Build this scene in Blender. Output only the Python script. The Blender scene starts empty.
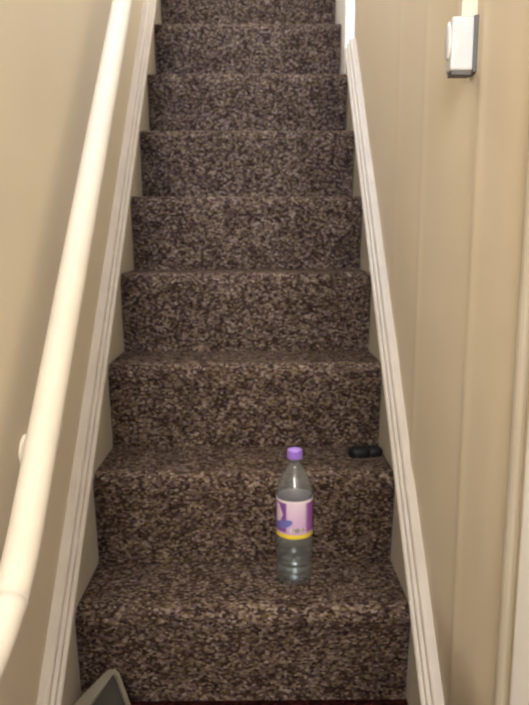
import bpy, bmesh, math, random
import numpy as np
from mathutils import Vector, Matrix

scene = bpy.context.scene
COL = scene.collection

# ------------------------------------------------------------------ dimensions
R, G, W, OV = 0.22, 0.19565, 0.6938, 0.0176      # rise, going, flight width, nosing overhang
HW = W / 2
SL = R / G
WALLX = 0.377                                    # wall planes at +-WALLX
NSTEP = 12
FOCAL_PX = 671.6

# ------------------------------------------------------------------ camera
cam = bpy.data.cameras.new('camera')
cam.sensor_fit = 'VERTICAL'
cam.sensor_height = 36.0
cam.lens = FOCAL_PX / 705.0 * 36.0
cam.clip_start = 0.02
cam.dof.use_dof = True                            # the phone focused too near: everything is a little soft
cam.dof.focus_distance = 0.5
cam.dof.aperture_fstop = 15.0
cam_o = bpy.data.objects.new('camera', cam)
COL.objects.link(cam_o)
cam_o.matrix_world = (Matrix.Translation((0.03346, -1.2824, 0.9721))
                      @ Matrix.Rotation(-0.00916, 4, 'Z')
                      @ Matrix.Rotation(math.pi / 2 - 0.16769, 4, 'X')
                      @ Matrix.Rotation(-0.0022, 4, 'Z'))
scene.camera = cam_o

# ------------------------------------------------------------------ world, lights, exposure
world = bpy.data.worlds.new('world')
scene.world = world
world.use_nodes = True
world.node_tree.nodes['Background'].inputs[0].default_value = (0.8, 0.85, 1.0, 1)
world.node_tree.nodes['Background'].inputs[1].default_value = 0.3


def area(name, loc, target, sx, sy, power, color, spread=180):
    l = bpy.data.lights.new(name, 'AREA')
    l.shape = 'RECTANGLE'
    l.size, l.size_y, l.energy, l.color = sx, sy, power, color
    l.spread = math.radians(spread)
    o = bpy.data.objects.new(name, l)
    COL.objects.link(o)
    o.location = loc
    o.rotation_euler = (Vector(target) - Vector(loc)).to_track_quat('-Z', 'Y').to_euler()
    return o


# daylight from the landing window at the head of the stairs
area('landing_window_light', (0.05, 3.05, 3.75), (0.0, 0.6, 1.5), 0.6, 0.9, 54, (1.0, 0.96, 0.91))
# added overhead fill to brighten treads and nosings, not a known opening
area('overhead_fill', (0.0, 0.1, 4.6), (0.0, 1.3, 1.5), 0.6, 0.8, 24, (0.94, 0.95, 0.98))
# added cool fill aimed at the upper risers to turn them bluish
area('upper_riser_cool_fill', (0.0, -2.55, 2.55), (0.0, 1.45, 1.75), 0.6, 0.3, 3.2, (0.45, 0.66, 1.0), 50)
# daylight through the glazed front door behind the camera
area('front_door_light', (-0.08, -2.5, 1.75), (0.0, 0.6, 0.9), 0.55, 0.9, 25, (1.0, 0.97, 0.93))

scene.view_settings.view_transform = 'Standard'
scene.view_settings.look = 'None'
scene.view_settings.gamma = 1.0
scene.view_settings.exposure = 1.0
scene.view_settings.use_curve_mapping = False


# ------------------------------------------------------------------ material helpers
def new_mat(name):
    m = bpy.data.materials.new(name)
    m.use_nodes = True
    nt = m.node_tree
    return m, nt, nt.nodes['Principled BSDF']


def srgb(r, g, b):
    f = lambda c: (c / 12.92 if c <= 0.04045 else ((c + 0.055) / 1.055) ** 2.4)
    return (f(r / 255), f(g / 255), f(b / 255), 1.0)


def noise(nt, scale, detail=3, vec=None, rough=0.5):
    n = nt.nodes.new('ShaderNodeTexNoise')
    n.inputs['Scale'].default_value = scale
    n.inputs['Detail'].default_value = detail
    n.inputs['Roughness'].default_value = rough
    if vec is not None:
        nt.links.new(vec, n.inputs['Vector'])
    return n


def ramp(nt, fac, stops, interp='LINEAR'):
    r = nt.nodes.new('ShaderNodeValToRGB')
    r.color_ramp.interpolation = interp
    els = r.color_ramp.elements
    while len(els) < len(stops):
        els.new(0.5)
    for e, (p, c) in zip(els, stops):
        e.position = p
        e.color = c
    nt.links.new(fac, r.inputs[0])
    return r


def position(nt):
    return nt.nodes.new('ShaderNodeNewGeometry').outputs['Position']


def mapping(nt, vec, scale):
    m = nt.nodes.new('ShaderNodeMapping')
    m.inputs['Scale'].default_value = scale
    nt.links.new(vec, m.inputs['Vector'])
    return m.outputs[0]


def paint(name, col_a, col_b, rough=0.6, scale=6, bump=0.0, bscale=90, spec=0.3):
    m, nt, b = new_mat(name)
    pos = position(nt)
    n = noise(nt, scale, 4, pos)
    r = ramp(nt, n.outputs['Fac'], [(0.3, col_a), (0.7, col_b)])
    nt.links.new(r.outputs[0], b.inputs['Base Color'])
    b.inputs['Roughness'].default_value = rough
    b.inputs['Specular IOR Level'].default_value = spec
    if bump:
        n2 = noise(nt, bscale, 3, pos)
        bp = nt.nodes.new('ShaderNodeBump')
        bp.inputs['Strength'].default_value = bump
        bp.inputs['Distance'].default_value = 0.002
        nt.links.new(n2.outputs['Fac'], bp.inputs['Height'])
        nt.links.new(bp.outputs[0], b.inputs['Normal'])
    return m


def carpet_material(name, stretch, tint):
    """mottled twist pile: each tuft takes one of the yarn colours"""
    m, nt, b = new_mat(name)
    pos = position(nt)
    warp = noise(nt, 60, 2, pos)
    mixv = nt.nodes.new('ShaderNodeVectorMath')
    mixv.operation = 'MULTIPLY_ADD'
    mixv.inputs[1].default_value = (0.006, 0.006, 0.006)
    nt.links.new(warp.outputs['Color'], mixv.inputs[0])
    nt.links.new(pos, mixv.inputs[2])
    v = nt.nodes.new('ShaderNodeTexVoronoi')
    v.inputs['Scale'].default_value = 1.0
    v.inputs['Randomness'].default_value = 1.0
    nt.links.new(mapping(nt, mixv.outputs[0], stretch), v.inputs['Vector'])
    sep = nt.nodes.new('ShaderNodeSeparateColor')
    nt.links.new(v.outputs['Color'], sep.inputs[0])
    cols = [(0.00, (48, 38, 36)), (0.10, (104, 90, 96)), (0.19, (66, 52, 46)), (0.31, (122, 108, 88)), (0.41, (82, 68, 66)),
            (0.52, (138, 124, 117)), (0.62, (58, 46, 44)), (0.72, (92, 80, 60)), (0.81, (112, 96, 90)), (0.91, (76, 62, 56)), (0.96, (150, 138, 131))]
    st = [(p, srgb(*[min(255, c * t) for c, t in zip(cc, tint)])) for p, cc in cols]
    r = ramp(nt, sep.outputs[0], st, 'CONSTANT')
    big = noise(nt, 26, 3, pos)
    br = ramp(nt, big.outputs['Fac'], [(0.3, (0.72, 0.70, 0.70, 1)), (0.7, (1.18, 1.16, 1.14, 1))])
    mul = nt.nodes.new('ShaderNodeMix')
    mul.data_type = 'RGBA'
    mul.blend_type = 'MULTIPLY'
    mul.inputs[0].default_value = 1.0
    nt.links.new(r.outputs[0], mul.inputs[6])
    nt.links.new(br.outputs[0], mul.inputs[7])
    nt.links.new(mul.outputs[2], b.inputs['Base Color'])
    b.inputs['Roughness'].default_value = 1.0
    b.inputs['Specular IOR Level'].default_value = 0.05
    fine = noise(nt, 420, 2, pos)
    bp = nt.nodes.new('ShaderNodeBump')
    bp.inputs['Strength'].default_value = 0.6
    bp.inputs['Distance'].default_value = 0.003
    nt.links.new(fine.outputs['Fac'], bp.inputs['Height'])
    nt.links.new(bp.outputs[0], b.inputs['Normal'])
    return m


def plain(name, col, rough=0.4, spec=0.5, var=0.06):
    a = tuple(c * (1 - var) for c in col[:3]) + (1,)
    z = tuple(min(1, c * (1 + var)) for c in col[:3]) + (1,)
    return paint(name, a, z, rough, 30, spec=spec)


M = {}
M['wall'] = paint('wall_beige_paint', srgb(213, 201, 179), srgb(218, 206, 185), 0.75, 3, 0.12, 160)
M['ceil'] = paint('ceiling_white_paint', srgb(232, 228, 218), srgb(238, 234, 226), 0.8, 3)
M['board'] = paint('skirting_board_paint', srgb(182, 174, 157), srgb(189, 181, 165), 0.5, 8)
M['mould'] = paint('moulding_gloss_paint', srgb(184, 177, 169), srgb(194, 187, 179), 0.4, 14)
M['rail'] = paint('handrail_gloss_paint', srgb(214, 205, 190), srgb(219, 211, 196), 0.6, 12, spec=0.3)
M['white'] = paint('white_gloss_paint', srgb(246, 245, 243), srgb(250, 249, 247), 0.4, 9)
M['carpet_tread'] = carpet_material('carpet_mottled_brown', (140, 225, 215), (0.94, 0.93, 0.905))
M['floor'] = carpet_material('carpet_maroon', (120, 150, 150), (0.48, 0.25, 0.27))
M['plastic'] = plain('white_plastic', srgb(202, 200, 198), 0.45)
M['trunk'] = plain('cream_plastic', srgb(214, 204, 184), 0.45)
M['box_shade'] = plain('box_shade_grey', srgb(90, 88, 86), 0.5)  # dark grey that paints the wall box's shade and shadow
M['black'] = plain('black_plastic', srgb(16, 17, 20), 0.55, 0.25)
M['black_soft'] = plain('black_rubber', srgb(14, 14, 15), 0.55)
M['case_dark'] = paint('case_grey_brown', srgb(40, 37, 32), srgb(48, 45, 39), 0.7, 25, spec=0.15)
M['case_pale'] = paint('case_pale_grey', srgb(102, 95, 83), srgb(112, 105, 92), 0.5, 25)
M['cap'] = plain('purple_cap_plastic', srgb(150, 112, 205), 0.4)


# ------------------------------------------------------------------ mesh helpers
def link(name, me, mat, parent=None, smooth=False):
    o = bpy.data.objects.new(name, me)
    COL.objects.link(o)
    if mat is not None and not me.materials:
        me.materials.append(mat)
    if smooth:
        me.polygons.foreach_set('use_smooth', [True] * len(me.polygons))
    if parent is not None:
        o.parent = parent
    return o


def mesh(name, verts, faces):
    me = bpy.data.meshes.new(name)
    me.from_pydata([tuple(v) for v in verts], [], [tuple(f) for f in faces])
    me.update()
    bm = bmesh.new()
    bm.from_mesh(me)
    bmesh.ops.recalc_face_normals(bm, faces=bm.faces)
    bm.to_mesh(me)
    bm.free()
    return me


def bm_mesh(name, bm):
    bmesh.ops.recalc_face_normals(bm, faces=bm.faces)
    me = bpy.data.meshes.new(name)
    bm.to_mesh(me)
    bm.free()
    return me


def box(name, lo, hi, bevel=0.0, seg=2):
    bm = bmesh.new()
    bmesh.ops.create_cube(bm, size=1)
    lo, hi = Vector(lo), Vector(hi)
    for v in bm.verts:
        v.co = Vector(((lo[i] + hi[i]) / 2 + v.co[i] * (hi[i] - lo[i])) for i in range(3))
    if bevel:
        bmesh.ops.bevel(bm, geom=bm.edges[:], offset=bevel, segments=seg, affect='EDGES', profile=0.5)
    return bm_mesh(name, bm)


def tag(o, label=None, cat=None, group=None, kind=None):
    if label: o['label'] = label
    if cat: o['category'] = cat
    if group: o['group'] = group
    if kind: o['kind'] = kind
    return o


def thing(name, loc, label, cat, rz=0.0):
    o = bpy.data.objects.new(name, None)
    o.empty_display_size = 0.05
    COL.objects.link(o)
    o.location = loc
    o.rotation_euler = (0, 0, rz)
    return tag(o, label, cat)


def prism(name, profile, path_a, path_b, axes):
    """profile [(p,q)] swept from point a to point b; axes = two world vectors for p and q"""
    n = len(profile)
    P, Q = Vector(axes[0]), Vector(axes[1])
    v = []
    for base in (Vector(path_a), Vector(path_b)):
        v += [base + P * p + Q * q for p, q in profile]
    f = [(i, (i + 1) % n, n + (i + 1) % n, n + i) for i in range(n)]
    f += [tuple(range(n)), tuple(range(n, 2 * n))]
    return mesh(name, v, f)


def lathe(name, prof, seg=48, close=False):
    """prof [(r,z)]"""
    v, f = [], []
    n = len(prof)
    for r, z in prof:
        for i in range(seg):
            a = 2 * math.pi * i / seg
            v.append((r * math.cos(a), r * math.sin(a), z))
    for j in range(n - 1 if not close else n):
        k = (j + 1) % n
        for i in range(seg):
            i2 = (i + 1) % seg
            f.append((j * seg + i, j * seg + i2, k * seg + i2, k * seg + i))
    if not close:
        f.append(tuple(reversed(range(seg))))
        f.append(tuple(range((n - 1) * seg, n * seg)))
    return mesh(name, v, f)


def sweep(name, pts, rad, seg=28):
    """tube along a polyline lying in a plane x = const"""
    v, f = [], []
    n = len(pts)
    for i, p in enumerate(pts):
        p = Vector(p)
        t = (Vector(pts[min(i + 1, n - 1)]) - Vector(pts[max(i - 1, 0)])).normalized()
        side = Vector((1, 0, 0))
        up = t.cross(side).normalized()
        for k in range(seg):
            a = 2 * math.pi * k / seg
            v.append(p + side * rad * math.cos(a) + up * rad * math.sin(a))
    for i in range(n - 1):
        for k in range(seg):
            k2 = (k + 1) % seg
            f.append((i * seg + k, i * seg + k2, (i + 1) * seg + k2, (i + 1) * seg + k))
    f.append(tuple(range(seg)))
    f.append(tuple(range((n - 1) * seg, n * seg)))
    return mesh(name, v, f)


# ------------------------------------------------------------------ room shell
Y0, Y1, ZT = -2.62, 3.2, 4.7

wl = link('wall_left', box('wall_left', (-WALLX - 0.1, Y0, -0.05), (-WALLX, Y1, ZT)), M['wall'])
tag(wl, 'beige painted wall on the left behind the white handrail', 'wall', kind='structure')


def right_wall_offset(y):
    g = lambda c, s: math.exp(-((y - c) / s) ** 2)
    o = 0.003 * g(-0.205, 0.020) + 0.0022 * g(0.155, 0.018) + 0.0018 * g(0.43, 0.02)
    o += 0.003 / (1 + math.exp((y + 0.20) / 0.012))           # slight step forward towards the door
    o += 0.0008 * g(-0.33, 0.03) + 0.001 * math.sin(y * 9.0)
    return o


ys = sorted(set([Y0, Y1, -1.5, -1.0, 3.0] + [round(-0.7 + 0.008 * i, 4) for i in range(300)]))
zs = [-0.05, 0.3, 0.6, 0.9, 1.2, 1.6, 2.2, ZT]
vv, ff = [], []
for y in ys:
    for z in zs:
        vv.append((WALLX - right_wall_offset(y) * (1 + 0.25 * math.sin(z * 4 + y * 3)) if -0.7 < y < 1.7 else WALLX, y, z))
nz = len(zs)
for i in range(len(ys) - 1):
    for j in range(nz - 1):
        ff.append((i * nz + j, (i + 1) * nz + j, (i + 1) * nz + j + 1, i * nz + j + 1))
off = len(vv)
vv += [(WALLX + 0.1, Y0, -0.05), (WALLX + 0.1, Y1, -0.05), (WALLX + 0.1, Y1, ZT), (WALLX + 0.1, Y0, ZT)]
last = (len(ys) - 1) * nz
ff.append((off, off + 1, off + 2, off + 3))
ff.append(tuple([j for j in range(nz)] + [off + 3, off]))
ff.append(tuple([last + j for j in range(nz)] + [off + 2, off + 1]))
ff.append(tuple([i * nz for i in range(len(ys))] + [off + 1, off]))
ff.append(tuple([i * nz + nz - 1 for i in range(len(ys))] + [off + 2, off + 3]))
wr = link('wall_right', mesh('wall_right', vv, ff), M['wall'], smooth=False)
for pol in wr.data.polygons[:(len(ys) - 1) * (nz - 1)]:
    pol.use_smooth = True
tag(wr, 'beige painted wall on the right with faint vertical ridges', 'wall', kind='structure')

o = link('wall_front', box('wall_front', (-WALLX - 0.1, Y0 - 0.1, -0.05), (WALLX + 0.1, Y0, ZT)), M['wall'])
tag(o, 'beige wall of the hall behind the viewer', 'wall', kind='structure')
o = link('wall_back', box('wall_back', (-WALLX - 0.1, Y1, -0.05), (WALLX + 0.1, Y1 + 0.1, ZT)), M['wall'])
tag(o, 'beige wall at the far end of the landing', 'wall', kind='structure')
o = link('ceiling', box('ceiling', (-WALLX - 0.1, Y0 - 0.1, ZT), (WALLX + 0.1, Y1 + 0.1, ZT + 0.1)), M['ceil'])
tag(o, 'white ceiling high above the stairs', 'ceiling', kind='structure')
o = link('floor', box('floor', (-WALLX, Y0, -0.05), (WALLX, OV + 0.05, 0.0)), M['floor'])
tag(o, 'dark maroon carpeted hall floor at the foot of the stairs', 'floor', kind='structure')
ytop = G * (NSTEP - 1) + 0.26
o = link('floor_landing', box('floor_landing', (-WALLX, ytop, R * NSTEP - 0.1), (WALLX, Y1, R * NSTEP)), M['carpet_tread'])
tag(o, 'carpeted landing at the head of the stairs', 'floor', kind='structure')


# ------------------------------------------------------------------ staircase: carpeted treads and risers
def tuft_field(nu, nv, seed, amp):
    rng = np.random.RandomState(seed)
    a = rng.rand(nu, nv)
    k = a.copy()
    k[1:-1, 1:-1] = (a[1:-1, 1:-1] * 2 + a[:-2, 1:-1] + a[2:, 1:-1] + a[1:-1, :-2] + a[1:-1, 2:]) / 6
    b = rng.rand(nu // 6 + 2, nv // 6 + 2)
    ui = np.arange(nu)[:, None] / 6.0
    vi = np.arange(nv)[None, :] / 6.0
    u0, v0 = ui.astype(int), vi.astype(int)
    fu, fv = ui - u0, vi - v0
    big = (b[u0, v0] * (1 - fu) * (1 - fv) + b[u0 + 1, v0] * fu * (1 - fv) + b[u0, v0 + 1] * (1 - fu) * fv + b[u0 + 1, v0 + 1] * fu * fv)
    return (k - 0.5) * amp * 2.2 + (big - 0.5) * amp * 1.0


def resample(prof, step):
    out = [Vector(prof[0])]
    for a, b in zip(prof[:-1], prof[1:]):
        a, b = Vector(a), Vector(b)
        n = max(1, int(round((b - a).length / step)))
        for i in range(1, n + 1):
            out.append(a.lerp(b, i / n))
    return out


def carpet_strip(name, prof, x0, x1, seed, amp=0.0016, step=0.0042, thick=0.009):
    """carpet piece: an (y,z) profile extruded in x, with tuft relief on its face and a closed back"""
    pts = resample(prof, step)
    nv = len(pts)
    nu = int((x1 - x0) / step) + 1
    disp = tuft_field(nu, nv, seed, amp)
    nrm = []
    for j in range(nv):
        t = (pts[min(j + 1, nv - 1)] - pts[max(j - 1, 0)]).normalized()
        nrm.append(Vector((-t[1], t[0])))
    verts, faces = [], []
    for i in range(nu):
        x = x0 + (x1 - x0) * i / (nu - 1)
        ed = min(x - x0, x1 - x)
        rnd = -0.004 * max(0, 1 - ed / 0.008) ** 2        # pile rolls over at the cut edges
        for j in range(nv):
            d = disp[i, j] + rnd
            if j in (0, nv - 1): d = min(d, 0)
            p = pts[j] + nrm[j] * d
            verts.append((x, p[0], p[1]))
    for i in range(nu - 1):
        for j in range(nv - 1):
            faces.append((i * nv + j, (i + 1) * nv + j, (i + 1) * nv + j + 1, i * nv + j + 1))
    off = len(verts)
    for x in (x0, x1):
        for j in range(nv):
            p = pts[j] - nrm[j] * thick
            verts.append((x, p[0], p[1]))
    for j in range(nv - 1):
        faces.append((off + j, off + j + 1, off + nv + j + 1, off + nv + j))
        faces.append((j, j + 1, off + j + 1, off + j))
        q = (nu - 1) * nv
        faces.append((q + j, q + j + 1, off + nv + j + 1, off + nv + j))
    for j in (0, nv - 1):
        faces.append(tuple([i * nv + j for i in range(nu)] + [off + nv + j, off + j]))
    me = mesh(name, verts, faces)
    me.polygons.foreach_set('use_smooth', [True] * len(me.polygons))
    return me


NR, NZ = 0.0175, 0.025                                        # nosing radius of the carpet
tread_prof = [(G + OV + 0.004, 0.0), (NR, 0.0)]
for i in range(1, 7):
    a = math.pi / 2 + math.pi / 2 * i / 6
    tread_prof.append((NR + NR * math.cos(a), -NZ + NZ * math.sin(a)))
riser_prof = [(0.0002, R - NZ - 0.003), (0.004, R - NZ - 0.03), (0.010, R * 0.45), (OV, 0.03), (OV, 0.0)]

stairs = thing('staircase', (0, 0, -0.005), 'steep straight staircase covered in mottled brown carpet between two beige walls', 'staircase')
XN = 0.3445                                        # right edge of the carpet above the seventh tread
meshes = {}
for wide in (True, False):
    x1 = HW - 0.001 if wide else XN
    tm = carpet_strip('tread', tread_prof, -HW + 0.001, x1 + (0 if wide else 0.004), 3 if wide else 5)
    rm = carpet_strip('riser', riser_prof, -HW + 0.001, x1, 11 if wide else 12)
    for m_ in (tm, rm):
        m_.materials.append(M['carpet_tread'])
    meshes[wide] = (tm, rm)
for k in range(1, NSTEP + 1):
    tm, rm = meshes[k <= 7]
    t = bpy.data.objects.new('tread', tm)
    t.location = (0, G * (k - 1), R * k - 0.005)
    r = bpy.data.objects.new('riser', rm)
    r.location = (0, G * (k - 1), R * (k - 1))
    for o in (t, r):
        COL.objects.link(o)
        o.parent = stairs


# ------------------------------------------------------------------ skirting boards with mouldings along the flight
def skirting(name, side, h_in, h_out, label):
    """side -1 left, +1 right; heights are above the nosing line, measured vertically"""
    up = Vector((0, -SL, 1)).normalized()          # in-wall direction square to the slope
    c = up.z
    ya, yb = -0.34, (ytop - 0.05 if side < 0 else 1.25)
    z_at = lambda y: R + SL * y
    d = Vector((-side, 0, 0))                      # away from the wall
    tb = WALLX - HW - 0.0005
    a, b_ = h_in * c, h_out * c
    base = [(0, -0.16), (tb, -0.16), (tb, a), (0, a)]
    P0 = Vector((side * WALLX, ya, z_at(ya)))
    P1 = Vector((side * WALLX, yb, z_at(yb)))
    bo = link(name, prism(name, base, P0, P1, (d, up)), M['board'])
    tag(bo, label, 'skirting board', kind='structure')
    hgt = b_ - a

    def bead(cx, cy, rx, ry, a0, a1, n=6):
        return [(cx + rx * math.cos(math.radians(a0 + (a1 - a0) * i / n)), cy + ry * math.sin(math.radians(a0 + (a1 - a0) * i / n))) for i in range(n + 1)]
    h1, h2, h3 = hgt * 0.30, hgt * 0.62, hgt
    prof = [(0, a), (tb, a)]
    prof += bead(tb, a + h1 / 2, 0.006, h1 / 2 * 0.9, -90, 90)
    prof += [(tb - 0.003, a + h1), (tb - 0.004, a + h1 + 0.004)]
    prof += bead(tb - 0.005, a + (h1 + h2) / 2 + 0.003, 0.004, (h2 - h1) / 2 * 0.7, -90, 90)
    prof += [(tb - 0.010, a + h2 + 0.002), (tb - 0.011, a + h2 + 0.005)]
    prof += bead(tb - 0.016, a + (h2 + h3) / 2 + 0.002, 0.008, (h3 - h2) / 2 * 0.85, -80, 100)
    prof += [(0.0, a + h3)]
    link('moulding', prism('moulding', prof, P0, P1, (d, up)), M['mould'], bo)
    # trim what runs below the hall floor
    for ob in (bo, bo.children[0]):
        bm = bmesh.new()
        bm.from_mesh(ob.data)
        res = bmesh.ops.bisect_plane(bm, geom=bm.verts[:] + bm.edges[:] + bm.faces[:], plane_co=(0, 0, 0.001), plane_no=(0, 0, -1), clear_outer=True)
        bmesh.ops.holes_fill(bm, edges=[e for e in bm.edges if e.is_boundary])
        bmesh.ops.recalc_face_normals(bm, faces=bm.faces)
        bm.to_mesh(ob.data)
        bm.free()
    return bo


skirting('baseboard_left', -1, 0.030, 0.098, 'cream skirting board with ridged moulding climbing the left wall')
skirting('baseboard_right', 1, 0.006, 0.082, 'cream skirting board with ridged moulding climbing the right wall')

# ------------------------------------------------------------------ white post on the seventh tread, right side
px0, px1 = 0.345, WALLX
prof = [(px0, 2.4), (px0, 1.253), (px0 + 0.003, 1.25), (px1, 1.25), (px1, 2.4)]
o = link('trim_1', prism('trim_1', prof, (0, 0, 7 * R - 0.008), (0, 0, 4.2), ((1, 0, 0), (0, 1, 0))), M['white'])
tag(o, 'white painted upright trim beside the upper steps on the right', 'trim', kind='structure')

# ------------------------------------------------------------------ door surround on the right wall
casing = bpy.data.objects.new('door_1', None)
COL.objects.link(casing)
casing.location = (WALLX, -0.447, 0)
tag(casing, 'white door frame with cream edge moulding on the right wall', 'door frame', kind='structure')
prof = [(0, 0.022)]
for i in range(9):
    a = math.pi / 2 - math.pi * i / 8
    prof.append((-0.006 - 0.010 * math.cos(a), 0.003 + 0.016 * math.sin(a)))
prof += [(0, -0.016)]
link('edge_moulding', prism('edge_moulding', prof, (0, 0, 0.002), (0, 0, 2.1), ((1, 0, 0), (0, 1, 0))), M['board'], casing, smooth=False)
prof = [(0, -0.042), (-0.012, -0.044), (-0.017, -0.050), (-0.018, -0.056), (-0.018, -0.12), (0, -0.12)]
link('architrave', prism('architrave', prof, (0, 0, 0.002), (0, 0, 2.1), ((1, 0, 0), (0, 1, 0))), M['white'], casing)
link('door_leaf', box('door_leaf', (-0.012, -0.88, 0.01), (0, -0.122, 2.04), 0.003), M['white'], casing)

# ------------------------------------------------------------------ handrail
RX = -WALLX + 0.066
rail_t = thing('handrail', (RX, 0, R), 'white painted round wooden handrail fixed along the left wall', 'handrail')
RH = 0.715                                        # height above the nosing line
yb = -0.405                                       # where the pitch ends and the rail turns level
zl = lambda y: SL * y + RH                        # local z (empty sits at z = R)
RAD = 0.0255
pts = [(0, y, zl(y)) for y in (2.0, 1.2, 0.5, 0.1, -0.1, -0.2, -0.29, -0.34)]
# smooth bend from the pitch to level
A, B, Cc = Vector((0, -0.34, zl(-0.34))), Vector((0, -0.43, zl(-0.43))), Vector((0, -0.56, zl(-0.43) - 0.016))
bend = []
for i in range(1, 15):
    t = i / 14
    bend.append((1 - t) ** 2 * A + 2 * t * (1 - t) * B + t * t * Cc)
cut = 6
link('rail', sweep('rail', [Vector(p) for p in pts] + bend[:cut], RAD), M['rail'], rail_t, smooth=True)
low = bend[cut - 1:] + [Vector((0, -0.72, Cc.z - 0.018)), Vector((0, -0.95, Cc.z - 0.045))]
low[0] = low[0].lerp(low[1], 0.06)
link('level_end', sweep('level_end', low, RAD * 1.012), M['rail'], rail_t, smooth=True)
# bracket: round rose on the wall, arm curving up under the rail
by, bz = -0.145, 0.605 - R
br = link('bracket_rose', None or lathe('bracket_rose', [(0.030, 0), (0.030, 0.004), (0.024, 0.009), (0.012, 0.011)], 28), M['rail'], rail_t, smooth=False)
br.rotation_euler = (0, math.pi / 2, 0)
br.location = (-WALLX - RX, by, bz)
arm = [Vector((-WALLX - RX + 0.009, by, bz)), Vector((-0.04, by, bz + 0.002)), Vector((-0.015, by, bz + 0.008)), Vector((-0.004, by, bz + 0.02)), Vector((0, by, zl(by) - 0.02))]
bm = bmesh.new()
segs = 10
rings = []
for i, p in enumerate(arm):
    t = (arm[min(i + 1, len(arm) - 1)] - arm[max(i - 1, 0)]).normalized()
    s_ = Vector((0, 1, 0))
    u_ = t.cross(s_)
    rings.append([bm.verts.new(p + s_ * 0.006 * math.cos(2 * math.pi * k / segs) + u_ * 0.006 * math.sin(2 * math.pi * k / segs)) for k in range(segs)])
for a, b in zip(rings[:-1], rings[1:]):
    for k in range(segs):
        bm.faces.new((a[k], a[(k + 1) % segs], b[(k + 1) % segs], b[k]))
bm.faces.new(rings[0]); bm.faces.new(rings[-1])
link('bracket_arm', bm_mesh('bracket_arm', bm), M['rail'], rail_t, smooth=True)

# ------------------------------------------------------------------ wall box with dial and cable trunking
wx = WALLX - 0.004
dev = thing('wall_thermostat', (wx, -0.17, 1.233), 'white plastic wall control box with round dial, high on the right wall', 'thermostat')
link('housing', box('housing', (-0.036, 0, 0), (0.0, 0.032, 0.080), 0.004, 3), M['plastic'], dev)
dl = link('dial', lathe('dial', [(0.024, 0.0), (0.025, 0.002), (0.023, 0.005), (0.017, 0.0065), (0.008, 0.007)], 36), M['plastic'], dev, smooth=True)
dl.rotation_euler = (0, -math.pi / 2, 0)
dl.location = (-0.0355, 0.015, 0.046)
dl.scale = (1.15, 0.52, 0.8)
link('shaded_underside', box('shaded_underside', (-0.033, 0.004, -0.006), (-0.001, 0.029, 0.001), 0.001), M['box_shade'], dev)  # box underside, its shade put into the dark colour
link('shadow_strip', box('shadow_strip', (-0.002, -0.003, -0.003), (0.006, 0.035, 0.081), 0.001), M['box_shade'], dev)  # dark strip standing in for the box's shadow on the wall
tr = link('cable_trunking', box('cable_trunking', (-0.020, -0.163, 1.314), (0.005, -0.140, ZT - 0.01), 0.0015), M['trunk'])
tr.location = (wx, 0, 0)
tag(tr, 'cream plastic cable trunking rising from the white wall box', 'trunking')

# ------------------------------------------------------------------ bottle
BZ = 1.0
bot = thing('water_bottle', (0.1125, 0.133, R - 0.0085), 'clear plastic water bottle with purple cap standing on the lowest step', 'bottle', math.radians(5))
BR = 0.0408
outer = [(0.0, 0.008), (0.014, 0.006), (0.026, 0.0005), (0.033, 0.000), (0.0385, 0.005), (BR, 0.014), (BR, 0.026)]
z = 0.026
for i in range(5):                                # moulded rings below the label
    outer += [(BR, z + 0.002), (BR - 0.0018, z + 0.006), (BR - 0.0018, z + 0.008), (BR, z + 0.012)]
    z += 0.0135
outer += [(BR, 0.108), (BR - 0.001, 0.110), (BR - 0.001, 0.202), (BR, 0.2045), (BR, 0.208), (BR - 0.0008, 0.211),
          (0.0385, 0.220), (0.0345, 0.232), (0.029, 0.245), (0.0225, 0.258), (0.0165, 0.268), (0.0133, 0.275), (0.0128, 0.282),
          (0.0160, 0.2825), (0.0160, 0.2845), (0.0128, 0.285), (0.0128, 0.300)]
TH = 0.0007
inner = [(max(0.0, r - TH), zz + (TH if zz < 0.02 else 0)) for r, zz in reversed(outer)]


def lathe_shell(name, prof, seg=56):
    v, f, idx = [], [], []
    for r, zz in prof:
        if r < 1e-6:
            idx.append([len(v)] * seg)
            v.append((0, 0, zz))
        else:
            s0 = len(v)
            idx.append(list(range(s0, s0 + seg)))
            v += [(r * math.cos(2 * math.pi * i / seg), r * math.sin(2 * math.pi * i / seg), zz) for i in range(seg)]
    for a, b in zip(idx[:-1], idx[1:]):
        for i in range(seg):
            q = (a[i], a[(i + 1) % seg], b[(i + 1) % seg], b[i])
            q = tuple(dict.fromkeys(q))
            if len(q) > 2:
                f.append(q)
    return mesh(name, v, f)


m, nt, b = new_mat('clear_bottle_plastic')
b.inputs['Base Color'].default_value = (0.86, 0.89, 0.90, 1)
b.inputs['Transmission Weight'].default_value = 0.94
b.inputs['IOR'].default_value = 1.38
nz_ = noise(nt, 30, 2, position(nt))
rr = ramp(nt, nz_.outputs['Fac'], [(0.3, (0.02, 0.02, 0.02, 1)), (0.7, (0.09, 0.09, 0.09, 1))])
nt.links.new(rr.outputs[0], b.inputs['Roughness'])
M['bottle'] = m
m, nt, b = new_mat('water')
b.inputs['Base Color'].default_value = (0.80, 0.90, 0.95, 1)
b.inputs['Transmission Weight'].default_value = 1.0
b.inputs['IOR'].default_value = 1.33
b.inputs['Roughness'].default_value = 0.0
M['water'] = m

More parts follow.
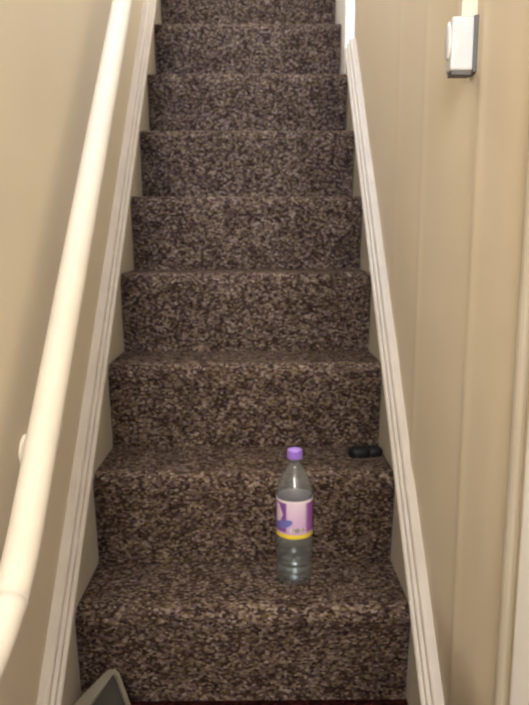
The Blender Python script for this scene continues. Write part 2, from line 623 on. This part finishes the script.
link('bottle_body', lathe_shell('bottle_body', outer + inner), M['bottle'], bot, smooth=True)
wl_top = 0.060
wprof = [(max(0, r - TH - 0.0003), zz + (TH + 0.0004 if zz < 0.02 else 0)) for r, zz in outer if zz < wl_top]
wprof = wprof + [(wprof[-1][0], wl_top), (0, wl_top)]
link('water', lathe_shell('water', wprof), M['water'], bot, smooth=True)
cap_prof = [(0.0165, 0.2865), (0.0168, 0.2885), (0.0165, 0.303), (0.0155, 0.3055), (0.006, 0.3065)]
cseg = 40
cap = lathe('bottle_cap', cap_prof, cseg)
for v in cap.vertices:                             # grip ribs
    if 0.287 < v.co.z < 0.304:
        a = math.atan2(v.co.y, v.co.x)
        s_ = 1 + 0.02 * math.cos(a * 20)
        v.co.x *= s_; v.co.y *= s_
link('bottle_cap', cap, M['cap'], bot)

# label sleeve with its print made from the sleeve's own u (round the bottle) and v (height)
bot.scale = (1, 1, BZ)
LZ0, LZ1, seg = 0.114, 0.200, 72
v, f, uv = [], [], []
for zz in (LZ0, LZ1):
    for rad_ in (BR - 0.0002, BR - 0.0007):
        for i in range(seg):
            a = 2 * math.pi * i / seg - math.pi / 2 - math.pi
            v.append((rad_ * math.cos(a), rad_ * math.sin(a), zz))
for i in range(seg):
    j = (i + 1) % seg
    f += [(i, j, 2 * seg + j, 2 * seg + i), (seg + i, 3 * seg + i, 3 * seg + j, seg + j), (i, seg + i, seg + j, j), (2 * seg + i, 2 * seg + j, 3 * seg + j, 3 * seg + i)]
lab = bpy.data.meshes.new('label_sleeve')
lab.from_pydata(v, [], f)
lab.update()
ul = lab.uv_layers.new(name='UVMap')
for pol in lab.polygons:
    us = [(vi % seg) / seg for vi in pol.vertices]
    wrap = max(us) - min(us) > 0.5
    for li, vi, u in zip(pol.loop_indices, pol.vertices, us):
        ul.data[li].uv = (u + 1 if wrap and u < 0.5 else u, 0.0 if lab.vertices[vi].co.z < (LZ0 + LZ1) / 2 else 1.0)
m, nt, b = new_mat('bottle_label_print')
tc = nt.nodes.new('ShaderNodeTexCoord')
sx = nt.nodes.new('ShaderNodeSeparateXYZ')
nt.links.new(tc.outputs['UV'], sx.inputs[0])
U, V = sx.outputs[0], sx.outputs[1]


def mth(op, a, b_=None, c_=None):
    n = nt.nodes.new('ShaderNodeMath')
    n.operation = op
    for i, q in enumerate((a, b_, c_)):
        if q is None: continue
        if isinstance(q, (int, float)): n.inputs[i].default_value = q
        else: nt.links.new(q, n.inputs[i])
    return n.outputs[0]


def sstep(x, lo, hi):
    n = nt.nodes.new('ShaderNodeMapRange')
    n.interpolation_type = 'SMOOTHSTEP'
    nt.links.new(x, n.inputs[0])
    n.inputs[1].default_value, n.inputs[2].default_value = lo, hi
    return n.outputs[0]


def rect(u0, u1, v0, v1, e=0.008):
    a = mth('MULTIPLY', sstep(U, u0 - e, u0 + e), sstep(U, u1 + e, u1 - e))
    c = mth('MULTIPLY', sstep(V, v0 - e, v0 + e), sstep(V, v1 + e, v1 - e))
    return mth('MULTIPLY', a, c)


def over(base, col, fac):
    n = nt.nodes.new('ShaderNodeMix')
    n.data_type = 'RGBA'
    nt.links.new(fac, n.inputs[0])
    nt.links.new(base, n.inputs[6]) if not isinstance(base, tuple) else setattr(n.inputs[6], 'default_value', base)
    n.inputs[7].default_value = col
    return n.outputs[2]


vr = ramp(nt, V, [(0.0, srgb(198, 160, 206)), (0.55, srgb(212, 184, 218)), (1.0, srgb(232, 216, 228))])
c = vr.outputs[0]
c = over(c, srgb(132, 80, 154), rect(0.25, 0.405, 0.16, 0.93))           # purple panel, left
c = over(c, srgb(150, 92, 164), rect(0.585, 0.80, 0.16, 0.93, 0.02))            # purple panel, right
tri = mth('LESS_THAN', mth('ADD', mth('MULTIPLY', mth('SUBTRACT', U, 0.30), 6.0), mth('ABSOLUTE', mth('SUBTRACT', V, 0.62))), 0.42)
c = over(c, srgb(226, 206, 222), mth('MULTIPLY', tri, rect(0.28, 0.40, 0.4, 0.88)))
el = mth('ADD', mth('POWER', mth('MULTIPLY', mth('SUBTRACT', U, 0.37), 11.0), 2.0), mth('POWER', mth('MULTIPLY', mth('SUBTRACT', mth('ADD', V, mth('MULTIPLY', U, -0.9)), 0.03), 9.0), 2.0))
c = over(c, srgb(112, 112, 184), mth('LESS_THAN', el, 1.0))
wv = mth('GREATER_THAN', mth('SINE', mth('MULTIPLY', U, 328.0)), mth('MULTIPLY', mth('SINE', mth('MULTIPLY', U, 97.0)), 0.5))
c = over(c, srgb(226, 210, 220), rect(0.44, 0.575, 0.155, 0.30))
c = over(c, srgb(62, 46, 72), mth('MULTIPLY', wv, rect(0.45, 0.565, 0.165, 0.29, 0.003)))
c = over(c, srgb(232, 206, 70), sstep(V, 0.125, 0.10))
c = over(c, srgb(238, 226, 232), sstep(V, 0.945, 0.955))
nt.links.new(c, b.inputs['Base Color'])
b.inputs['Roughness'].default_value = 0.35
M['label'] = m
lo = link('label_sleeve', lab, M['label'], bot, smooth=False)
lo['label'] = 'purple and pink printed label with yellow lower band'

# ------------------------------------------------------------------ black gadget on the second tread
gad = thing('black_gadget', (0.300, 0.325, 2 * R - 0.0085), 'small black elongated plastic gadget on a step near the right skirting', 'gadget', math.radians(10))


def pebble(name, lx, ly, lz, e1=0.6, e2=0.75, nu=28, nv=14):
    sgn = lambda v_, e: math.copysign(abs(v_) ** e, v_)
    vs, fs = [], []
    for j in range(nv + 1):
        ph = -math.pi / 2 + math.pi * j / nv
        for i in range(nu):
            th = 2 * math.pi * i / nu
            vs.append((lx / 2 * sgn(math.cos(ph), e1) * sgn(math.cos(th), e2), ly / 2 * sgn(math.cos(ph), e1) * sgn(math.sin(th), e2), lz / 2 * (1 + sgn(math.sin(ph), e1))))
    for j in range(nv):
        for i in range(nu):
            i2 = (i + 1) % nu
            fs.append((j * nu + i, j * nu + i2, (j + 1) * nu + i2, (j + 1) * nu + i))
    me = mesh(name, vs, fs)
    bm = bmesh.new(); bm.from_mesh(me)
    bmesh.ops.remove_doubles(bm, verts=bm.verts[:], dist=1e-5)
    bmesh.ops.recalc_face_normals(bm, faces=bm.faces)
    bm.to_mesh(me); bm.free()
    return me


o = link('body', pebble('body', 0.056, 0.046, 0.030), M['black'], gad, smooth=True)
o.location = (-0.0155, 0, 0)
o = link('end_cap', pebble('end_cap', 0.044, 0.042, 0.028), M['black'], gad, smooth=True)
o.location = (0.021, 0.002, 0)
o = link('seam_band', pebble('seam_band', 0.012, 0.038, 0.026), M['black_soft'], gad, smooth=True)
o.location = (0.006, 0.001, 0)

# ------------------------------------------------------------------ grey case leaning on the bottom step
case = thing('grey_case', (-0.27, -0.12, 0.0), 'grey plastic case with pale rim leaning on the bottom step', 'case')
tilt = math.radians(47)
# outline in the leaning plane: (x, s) with s along the slope from the floor
out = [(-0.073, 0.0), (-0.073, 0.058), (-0.070, 0.069), (-0.016, 0.126), (-0.007, 0.134), (0.008, 0.136), (0.017, 0.128),
       (0.046, 0.070), (0.060, 0.030), (0.064, 0.0)]
inn = [(-0.048, 0.006), (-0.048, 0.050), (-0.044, 0.060), (0.001, 0.117), (0.005, 0.124), (0.009, 0.126), (0.013, 0.122),
       (0.042, 0.067), (0.056, 0.029), (0.060, 0.006)]
inn2 = [(x + (0.004 if x < 0 else -0.003), s - 0.003 if s > 0.02 else s + 0.003) for x, s in inn]


def lean(x, s, h):
    return (x, s * math.cos(tilt) - h * math.sin(tilt), s * math.sin(tilt) + h * math.cos(tilt) + 0.001)


n = len(out)
TC = 0.012
v = [lean(x, s, 0) for x, s in out] + [lean(x, s, TC * 0.5) for x, s in out] + [lean(x, s, TC) for x, s in inn] + [lean(x, s, TC - 0.004) for x, s in inn2]
f = [tuple(range(n))]
for a in (0, 1, 2):
    f += [(a * n + i, a * n + (i + 1) % n, (a + 1) * n + (i + 1) % n, (a + 1) * n + i) for i in range(n)]
f.append(tuple(range(3 * n, 4 * n)))
link('rim', mesh('rim', v, f), M['case_pale'], case)
v = [lean(x, s, TC - 0.0038) for x, s in inn2] + [lean(x * 0.97, s * 0.97 + 0.001, TC - 0.0015) for x, s in inn2]
f = [tuple(range(n)), tuple(range(n, 2 * n))] + [(i, (i + 1) % n, n + (i + 1) % n, n + i) for i in range(n)]
link('face_panel', mesh('face_panel', v, f), M['case_dark'], case)
